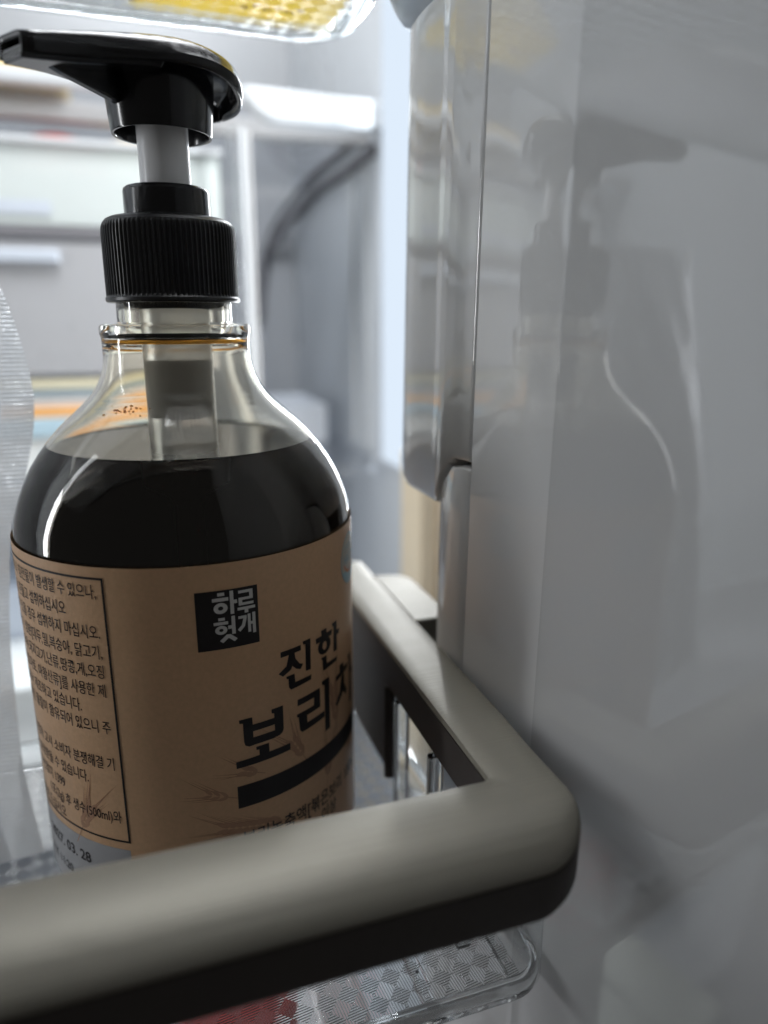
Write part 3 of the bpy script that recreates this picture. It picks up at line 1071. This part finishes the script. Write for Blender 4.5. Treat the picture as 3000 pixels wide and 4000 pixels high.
# barley ears printed in faint brown
def ear(x, y, ang, length, n, scale=1.0):
    polys, awns = [], []
    ca, sa = math.cos(ang), math.sin(ang)

    def loc(p, q):
        return (x + p * ca - q * sa, y + p * sa + q * ca)
    polys.append([loc(-length * 0.9, -0.12), loc(0, -0.18), loc(0, 0.18), loc(-length * 0.9, 0.12)])
    for i in range(n):
        p = length * i / n
        for s in (-1, 1):
            gx, gy, ga = p, s * 0.95 * scale, s * 0.42
            c2, s2 = math.cos(ga), math.sin(ga)
            el = []
            for k in range(10):
                a = 2 * math.pi * k / 10
                ex, ey = 1.75 * scale * math.cos(a), 0.62 * scale * math.sin(a)
                el.append(loc(gx + ex * c2 - ey * s2, gy + ex * s2 + ey * c2))
            polys.append(el)
            al = rnd.uniform(7, 13) * scale
            aa = ga * 0.55 + rnd.uniform(-0.06, 0.06)
            bx, by = gx + 1.4 * scale, gy + s * 0.3
            ex, ey = bx + al * math.cos(aa), by + al * math.sin(aa) + s * rnd.uniform(0, 1.0)
            awns.append([loc(bx, by - 0.13), loc(ex, ey), loc(bx, by + 0.13)])
    return polys, awns


for k, e in enumerate((ear(14.0, -125.5, R(168), 16, 9), ear(8.5, -108.6, R(156), 4, 3, 0.8), ear(22.5, -108.5, R(120), 7, 4, 0.9),
                       ear(37.5, -105.0, R(96), 11, 7), ear(33.0, -119.5, R(82), 8, 5), ear(-36.5, -123.0, R(62), 9, 5, 0.9), ear(1.0, -113.5, R(160), 6, 3, 0.7))):
    print_polys('barley_ear', e[0], M['ink_brown2'], 0.00002 + 0.000008 * k)
    print_polys('barley_awns', e[1], M['ink_brown'], 0.000025 + 0.000008 * k)

# round certification badge on the right flank
bcx, bcy, br = 49.8, -63.3, 7.2
print_polys('badge_ring', ringpoly(bcx, bcy, br, br, br - 0.5, br - 0.5, 36), M['ink_blue'], 0.00014)
print_polys('badge_disc', [[(bcx + br * math.cos(2 * math.pi * k / 36), bcy + br * math.sin(2 * math.pi * k / 36)) for k in range(36)]], M['badge'], 0.00006)
seg_ = [(bcx + (br - 0.3) * math.cos(R(a)), bcy + (br - 0.3) * math.sin(R(a))) for a in range(205, 336, 10)]
print_polys('badge_base', [seg_], M['ink_blue'], 0.00012)
sw = []
for k in range(12):
    a, b = R(208 + k * 10), R(208 + (k + 1) * 10)
    sw.append([(bcx + 5.0 * math.cos(a), bcy + 1.4 + 4.6 * math.sin(a)), (bcx + 5.9 * math.cos(a), bcy + 1.4 + 5.5 * math.sin(a)),
               (bcx + 5.9 * math.cos(b), bcy + 1.4 + 5.5 * math.sin(b)), (bcx + 5.0 * math.cos(b), bcy + 1.4 + 4.6 * math.sin(b))])
print_polys('badge_swoosh', sw, M['ink_orange'], 0.00016)
print_text('HACCP', M['ink_blue'], fit=(bcx - 5.0, bcx + 5.0, bcy - 1.1, bcy + 1.7), bold=0.02, lift=0.00018, name='badge_text')
print_text('안전관리인증', M['ink_blue'], fit=(bcx - 4.4, bcx + 4.4, bcy + 2.5, bcy + 4.5), bold=0.005, lift=0.00018, name='badge_text')

# ------------------------------------------------------------------ silver pouch beside the bottle
edge = [(-0.157, -0.0400), (-0.145, -0.0418), (-0.130, -0.0430), (-0.112, -0.0435), (-0.098, -0.0432), (-0.082, -0.0422), (-0.070, -0.0412), (-0.060, -0.0398), (-0.053, -0.0380),
        (-0.043, -0.0340), (-0.032, -0.0312), (-0.023, -0.0300), (-0.015, -0.0302), (-0.006, -0.0318), (0.000, -0.0332), (0.0015, -0.0344), (0.0024, -0.0336), (0.010, -0.0362), (0.022, -0.0410), (0.034, -0.046)]
pouch = empty('film_pouch', (-0.085, 0.225, -0.157), 'silvery see-through pouch with ribbed sealed edge beside the bottle', 'pouch')


def pouch_y(z):
    return 0.208 + (z + 0.157) / 0.19 * 0.030


PXL = -0.125
seal = 0.0085
rows_f, rows_b, rows_s = [], [], []
for i in range(49):
    z = -0.157 + 0.191 * i / 48
    xr = interp(edge, z)
    yc = pouch_y(z)
    frt, bck = [], []
    a_, b_ = PXL + seal, xr - seal
    for k in range(25):
        t = k / 24
        x = a_ + (b_ - a_) * t
        prof_ = (math.sin(math.pi * t) ** 0.6) * (0.2 + 0.8 * math.sin(math.pi * min(1, max(0, (0.034 - z) / 0.18))) ** 0.7)
        wob = 0.0011 * math.sin(x * 260 + z * 130) * math.sin(z * 210 + 1.3) * prof_
        frt.append((x, yc - 0.017 * prof_ + wob - 0.0002, z))
        bck.append((x, yc + 0.013 * prof_ + wob * 0.5 + 0.0002, z))
    rows_f.append(frt)
    rows_b.append(bck)
    rows_s.append([(b_ - 0.0002, yc - 0.0006, z), (b_ + (xr - b_) * 0.5, yc - 0.0004 + 0.0007 * math.sin(z * 300), z), (xr, yc + 0.0010 * math.sin(z * 160), z)])
loft('pouch_front', rows_f, M['film'], pouch, smooth=True, close_sec=False, caps=False)
loft('pouch_back', rows_b, M['film'], pouch, smooth=True, close_sec=False, caps=False)
loft('sealed_edge', rows_s, M['film'], pouch, smooth=True, close_sec=False, caps=False)

# ------------------------------------------------------------------ packet lying in the basket above


def thin_film(name, c):
    """coloured packet film: light glows through it"""
    m, nt, out = newmat(name)
    tc = N(nt, 'ShaderNodeTexCoord')
    nz = N(nt, 'ShaderNodeTexNoise')
    nz.inputs['Scale'].default_value = 70
    nt.links.new(tc.outputs['Object'], nz.inputs['Vector'])
    mx = N(nt, 'ShaderNodeMix', data_type='RGBA')
    mx.inputs[6].default_value = (*[q * 0.88 for q in c], 1)
    mx.inputs[7].default_value = (*[min(1, q * 1.08) for q in c], 1)
    nt.links.new(nz.outputs[0], mx.inputs[0])
    df = N(nt, 'ShaderNodeBsdfDiffuse')
    tl = N(nt, 'ShaderNodeBsdfTranslucent')
    nt.links.new(mx.outputs[2], df.inputs[0])
    nt.links.new(mx.outputs[2], tl.inputs[0])
    a = N(nt, 'ShaderNodeMixShader')
    a.inputs[0].default_value = 0.7
    nt.links.new(df.outputs[0], a.inputs[1])
    nt.links.new(tl.outputs[0], a.inputs[2])
    gl = N(nt, 'ShaderNodeBsdfGlossy')
    gl.inputs['Roughness'].default_value = 0.25
    b = N(nt, 'ShaderNodeMixShader')
    nt.links.new(schlick(nt, 0.05), b.inputs[0])
    nt.links.new(a.outputs[0], b.inputs[1])
    nt.links.new(gl.outputs[0], b.inputs[2])
    nt.links.new(b.outputs[0], out.inputs[0])
    return m


M['yellow'] = thin_film('yellow_packet_film', (0.98, 0.80, 0.12))
M['packet_white'] = thin_film('white_packet_film', (0.84, 0.85, 0.87))
pk = empty('yellow_packet', (0.035, 0.22, 0.0862), 'yellow packet with brown oval print lying in the basket above the bottle', 'packet')
rows = []
for i in range(9):
    t = i / 8
    hgt = 0.004 + 0.020 * math.sin(math.pi * t) ** 0.6
    rows.append((0.1395 + 0.1005 * t, hgt))


def pillow(name, x0, x1, y0, y1, z0, h, mat, parent, nx=18, ny=14, skew=0.0):
    up, dn = [], []
    for j in range(ny + 1):
        t = j / ny
        ru, rd = [], []
        for i in range(nx + 1):
            s = i / nx
            e = (math.sin(math.pi * min(1, max(0, s))) * math.sin(math.pi * min(1, max(0, t)))) ** 0.4
            x = x0 + (x1 - x0) * s + skew * t
            y = y0 + (y1 - y0) * t
            w = 0.0008 * math.sin(x * 330 + y * 90) * e
            ru.append((x, y, z0 + 0.0025 + h * e + w))
            rd.append((x, y, z0 + 0.0025 - 0.0022 * e))
        up.append(ru)
        dn.append(rd)
    n = nx + 1
    v = [p for r in up for p in r] + [p for r in dn for p in r]
    f = []
    off = n * (ny + 1)
    for j in range(ny):
        for i in range(nx):
            a = j * n + i
            f.append((a, a + 1, a + n + 1, a + n))
            f.append((off + a, off + a + n, off + a + n + 1, off + a + 1))
    return link_mesh(name, v, f, mat, parent, smooth=True)


pillow('packet_body', 0.005, 0.0640, 0.212, 0.2470, 0.0856, 0.014, M['yellow'], pk, skew=0.0)
M['packet_print'] = paint('brown_packet_print', (0.20, 0.07, 0.03), 0.4)


def flat_ring(name, cx, cy, rx, ry, wd, z, mat, parent, rot=0.0, n=28):
    v, f = [], []
    for k in range(n):
        a = 2 * math.pi * k / n
        for q in (1.0, 1.0 - wd):
            x, y = rx * q * math.cos(a), ry * q * math.sin(a)
            v.append((cx + x * math.cos(rot) - y * math.sin(rot), cy + x * math.sin(rot) + y * math.cos(rot), z))
    for k in range(n):
        j = (k + 1) % n
        f.append((2 * k, 2 * k + 1, 2 * j + 1, 2 * j))
    return link_mesh(name, v, f, mat, parent)


flat_ring('printed_oval', 0.0200, 0.2270, 0.0080, 0.0052, 0.16, 0.08555, M['packet_print'], pk, 0.2)
for k in range(5):
    flat_ring('printed_letter', 0.0150 + 0.0025 * k, 0.2268 + 0.0004 * k, 0.0010, 0.0015, 0.5, 0.08555, M['packet_print'], pk, 0.3 * k, 12)
for k in range(6):
    flat_ring('printed_letter', 0.0360 + 0.0032 * k, 0.2335 - 0.002 * (k % 2), 0.0010, 0.0014, 0.45, 0.08555, M['packet_print'], pk, 0.5 * k, 10)
pw = empty('white_packet', (-0.08, 0.22, 0.0862), 'pale silver packet beside the yellow one in the basket above', 'packet')
pillow('packet_body', -0.130, -0.0300, 0.190, 0.2460, 0.0856, 0.014, M['packet_white'], pw)

# ------------------------------------------------------------------ red packs in the basket below
M['red'] = paint('red_packet_film', (0.72, 0.030, 0.022), 0.3)
M['dull_pack'] = paint('grey_green_film', (0.30, 0.32, 0.29), 0.35)
M['red_lid'] = paint('red_lid_plastic', (0.80, 0.022, 0.015), 0.3)
M['pale_pack'] = paint('pale_packet_film', (0.70, 0.69, 0.70), 0.3)
for i, (x0, x1, y0, y1, zt, mt, lb) in enumerate([(-0.036, -0.008, 0.150, 0.225, -0.285, 'dull_pack', 'tall grey-green pack next to the red-lidded jar in the lowest basket'),
                                                  (0.038, 0.056, 0.165, 0.225, -0.225, 'pale_pack', 'tall white pack standing by the liner in the lowest basket'),
                                                  (-0.075, -0.040, 0.145, 0.22, -0.290, 'dull_pack', 'tall grey-green pack at the far end of the row in the lowest basket')]):
    p = empty('tall_pack', ((x0 + x1) / 2, (y0 + y1) / 2, -0.4095), lb, 'pack', 'packs in the lowest basket')
    box('pack_body', x0, x1, y0, y1, -0.4095, zt, M[mt], p, bevel=0.003)
    box('pack_panel', x0 + 0.004, x1 - 0.004, y0 - 0.0004, y0 + 0.002, -0.40, zt - 0.03, M['red' if mt == 'pale_pack' else 'pale_pack'], p)
j = empty('red_lid_jar', (0.012, 0.172, -0.4095), 'jar with a bright red lid in the lowest basket', 'jar')
lathe('jar_body', [(0.015, -0.4095), (0.0165, -0.407), (0.0165, -0.215), (0.0145, -0.207)], M['pale_pack'], j, (0.012, 0.172), seg=48)
lathe('jar_lid', [(0.0172, -0.2065), (0.0172, -0.191), (0.0163, -0.1895), (0.010, -0.189)], M['red_lid'], j, (0.012, 0.172), seg=48)

# ------------------------------------------------------------------ shelves and food inside the cavity (out of focus)
def shelf_tag(name, loc, label, cat, group=None):
    return empty(name, loc, label, cat, group)


sh = shelf_tag('glass_shelf', (-0.1, 0.64, 0.119), 'glass shelf with bright white front trim inside the refrigerator', 'shelf', None)
box('front_trim', CX0 + 0.001, 0.080, 0.496, 0.506, 0.1305, 0.1385, M['trim'], sh, bevel=0.0015)
secs = []
for i in range(15):
    t = i / 14
    x = 0.074 + (0.1635 - 0.074) * t
    e = min(1.0, t / 0.22)
    e = math.sin(e * math.pi / 2)
    zt, zb = 0.1385 - 0.002 * t, 0.1315 - 0.0112 * e
    secs.append([(x, 0.492, zb + 0.001), (x, 0.491, zt - 0.001), (x, 0.493, zt), (x, 0.508, zt), (x, 0.508, zb), (x, 0.494, zb)])
loft('trim_end', secs, M['trim'], sh, smooth=False, bevel=0.001)
box('frame', CX0 + 0.001, 0.163, 0.523, 0.535, 0.118, 0.1285, M['grey_trim'], sh, bevel=0.001)
box('glass_plate', CX0 + 0.001, 0.1645, 0.509, 0.790, 0.1290, 0.1330, M['clear_panel'], sh)
yb = tag(box('butter_box', -0.22, -0.030, 0.515, 0.60, 0.1334, 0.148, paint('butter_carton', (0.62, 0.44, 0.15)), None, bevel=0.003),
         'ochre yellow carton lying on the glass shelf', 'carton')

sh2 = shelf_tag('glass_shelf', (-0.1, 0.64, 0.046), 'thin glass shelf with a dark edge carrying the frosted box', 'shelf')
box('glass_plate', CX0 + 0.001, 0.062, 0.502, 0.790, 0.0478, 0.0520, M['clear_panel'], sh2)
box('front_trim', CX0 + 0.001, 0.062, 0.496, 0.5015, 0.0470, 0.0535, M['rail_grey'], sh2, bevel=0.001)

sb = shelf_tag('storage_box', (-0.12, 0.58, 0.0524), 'frosted plastic storage box of red and yellow produce on a shelf', 'box')
box('box_front', -0.36, 0.0570, 0.4990, 0.5020, 0.0545, 0.0985, M['frost'], sb, bevel=0.001)
box('box_lip', -0.36, 0.0585, 0.4960, 0.5025, 0.0988, 0.1025, M['trim'], sb, bevel=0.001)
box('box_side', 0.0550, 0.0580, 0.5026, 0.70, 0.0525, 0.0985, M['frost'], sb)
box('box_bottom', -0.36, 0.0549, 0.5026, 0.70, 0.0525, 0.0545, M['frost'], sb)
box('box_strip', -0.36, -0.043, 0.4980, 0.4988, 0.0605, 0.0680, M['pale_strip'], sb)  # pale blue strip across the box front
M['tomato'] = paint('tomato_skin', (0.55, 0.10, 0.08), 0.3)
M['onion'] = paint('onion_skin', (0.72, 0.55, 0.30), 0.4)


def fruit(name, c, r, mat, label, cat):
    pr = [(max(0.00003, r * math.sin(math.pi * k / 14) * (1 + 0.05 * math.sin(3 * k))), c[2] + r * 0.86 * math.cos(math.pi * k / 14) - (0.12 * r if k in (0, 14) else 0)) for k in range(15)]
    o = lathe(name, pr, mat, None, (c[0], c[1]), seg=32)
    tag(o, label, cat)
    return o


fruit('tomato', (-0.040, 0.545, 0.0855), 0.034, M['tomato'], 'red tomato peeking over the lip of the frosted box', 'tomato')
fruit('onion', (0.006, 0.56, 0.0885), 0.033, M['onion'], 'pale yellow onion behind the lip of the frosted box', 'onion')
fruit('tomato', (-0.115, 0.55, 0.0825), 0.032, M['tomato'], 'red tomato at the far end of the frosted box', 'tomato')

dr = shelf_tag('drawer', (-0.15, 0.6, -0.0345), 'plain grey drawer under the thin glass shelf', 'drawer')
box('drawer_front', -0.36, 0.0585, 0.4975, 0.5060, -0.0340, 0.0460, M['drawer'], dr, bevel=0.002)
box('drawer_side', 0.052, 0.0575, 0.5065, 0.76, -0.0330, 0.0400, M['drawer'], dr)
box('drawer_strip', -0.36, -0.041, 0.4930, 0.4970, 0.0330, 0.0405, M['pale_strip'], dr, bevel=0.0015)  # pale blue strip across the drawer front

# clear upright edge at the end of the shelf stack
up = shelf_tag('clear_upright', (0.068, 0.5, -0.10), 'clear vertical plastic strip at the end of the drawers', 'strip')
tube('clear_edge', [(0.0640, 0.487, -0.10), (0.0640, 0.487, 0.114)], 0.0022, M['solid_clear'], up)
box('white_edge', 0.0690, 0.0722, 0.490, 0.500, -0.10, 0.114, M['trim'], up, bevel=0.001)
box('grey_edge', 0.0735, 0.0765, 0.494, 0.51, -0.10, 0.114, M['grey_trim'], up, bevel=0.001)

st = shelf_tag('glass_shelf', (-0.1, 0.62, -0.105), 'lower glass shelf carrying the stack of flat trays', 'shelf')
box('front_trim', CX0 + 0.001, 0.062, 0.480, 0.490, -0.108, -0.101, M['grey_trim'], st, bevel=0.001)
box('glass_plate', CX0 + 0.001, 0.163, 0.4905, 0.79, -0.1075, -0.1030, M['clear_panel'], st)
flat = [((0.78, 0.72, 0.52), 0.0055, 'cream'), ((0.42, 0.50, 0.54), 0.0065, 'blue-grey'), ((0.80, 0.72, 0.66), 0.0055, 'pinkish white'), ((0.82, 0.42, 0.14), 0.0065, 'orange'), ((0.45, 0.60, 0.68), 0.012, 'light blue'), ((0.80, 0.82, 0.80), 0.026, 'white')]
z = -0.0362
for c, h, nm in flat:
    o = box('flat_tray', -0.34, 0.030 + rnd.uniform(-0.004, 0.004), 0.500 + rnd.uniform(-0.002, 0.002), 0.66, z - h, z - 0.0003, paint('tray_' + nm.replace(' ', '_'), c, 0.35), None, bevel=0.001)
    tag(o, nm + ' flat tray in the stack on the lower glass shelf', 'tray', 'flat trays stacked in the refrigerator')
    z -= h

for x0, x1, y0, y1, z0, z1, c, lb in [(0.1000, 0.1480, 0.600, 0.70, -0.1026, -0.0700, (0.80, 0.83, 0.88), 'small white box on the lower glass shelf by the side wall'),
                                      (0.1420, 0.1515, 0.362, 0.395, -0.330, -0.074, (0.78, 0.66, 0.48), 'tall tan carton by the side wall behind the column'),
                                      (0.1545, 0.1640, 0.362, 0.395, -0.330, -0.074, (0.80, 0.74, 0.64), 'slim cream carton next to the tan one by the side wall'),
                                      (-0.36, 0.06, 0.52, 0.70, -0.330, -0.180, (0.50, 0.55, 0.62), 'blue-grey bin low in the refrigerator'),
                                      (-0.36, -0.02, 0.44, 0.515, -0.330, -0.215, (0.80, 0.82, 0.82), 'white tub in front of the blue-grey bin')]:
    tag(box('food_carton', x0, x1, y0, y1, z0, z1, paint('carton_paper', c, 0.4), None, bevel=0.0015), lb, 'carton')
ls = shelf_tag('glass_shelf', (-0.1, 0.57, -0.335), 'bottom glass shelf carrying the bins and tall cartons', 'shelf')
box('glass_plate', CX0 + 0.001, 0.1645, 0.350, 0.79, -0.3350, -0.3305, M['clear_panel'], ls)
box('front_trim', CX0 + 0.001, 0.1645, 0.340, 0.3495, -0.336, -0.329, M['trim'], ls, bevel=0.001)

for yy, lb in ((0.530, 'slim pale moulding running up the side wall nearer the door'), (0.566, 'slim pale moulding running up the side wall behind the other')):
    tag(box('wall_moulding', 0.1620, 0.1648, yy, yy + 0.006, -0.098, 0.115, M['trim'], None, bevel=0.001), lb, 'moulding', 'mouldings on the cavity wall')

# shelf-support rails on the side wall bending down at the rear corner
for dz, dy, lb in ((0.0, 0.0, 'dark grey shelf rail curving down the rear corner, lower of two'), (0.016, 0.03, 'dark grey shelf rail curving down the rear corner, upper of two')):
    pts = [(0.163, 0.512 + dy, 0.112 + dz), (0.163, 0.58 + dy, 0.111 + dz), (0.163, 0.66, 0.112 + dz), (0.162, 0.72, 0.109 + dz), (0.158, 0.755, 0.101 + dz), (0.150, 0.778, 0.090 + dz), (0.140, 0.790, 0.072 + dz),
           (0.132, 0.795, 0.050 + dz), (0.127, 0.796, 0.024 + dz), (0.125, 0.796, 0.0)]
    t = tube('shelf_rail', pts, 0.0045 if dz == 0 else 0.003, M['rail_grey'], None, seg=10)
    tag(t, lb, 'rail', 'shelf rails on the cavity wall')

# a seed-sized crumb on the tray floor
cr = [(0.0001, 0.0), (0.0003, 0.0003), (0.00035, 0.0006), (0.00022, 0.0009), (0.0001, 0.00105)]
crumb = lathe('crumb', [(r * 1.3, -0.1566 + h_ * 0.7) for r, h_ in cr], M['piston'], None, (0.0527, 0.1325), seg=8)
crumb.scale = (1.0, 1.0, 1.0)
tag(crumb, 'tiny dark crumb on the patterned floor of the rimmed basket', 'crumb')
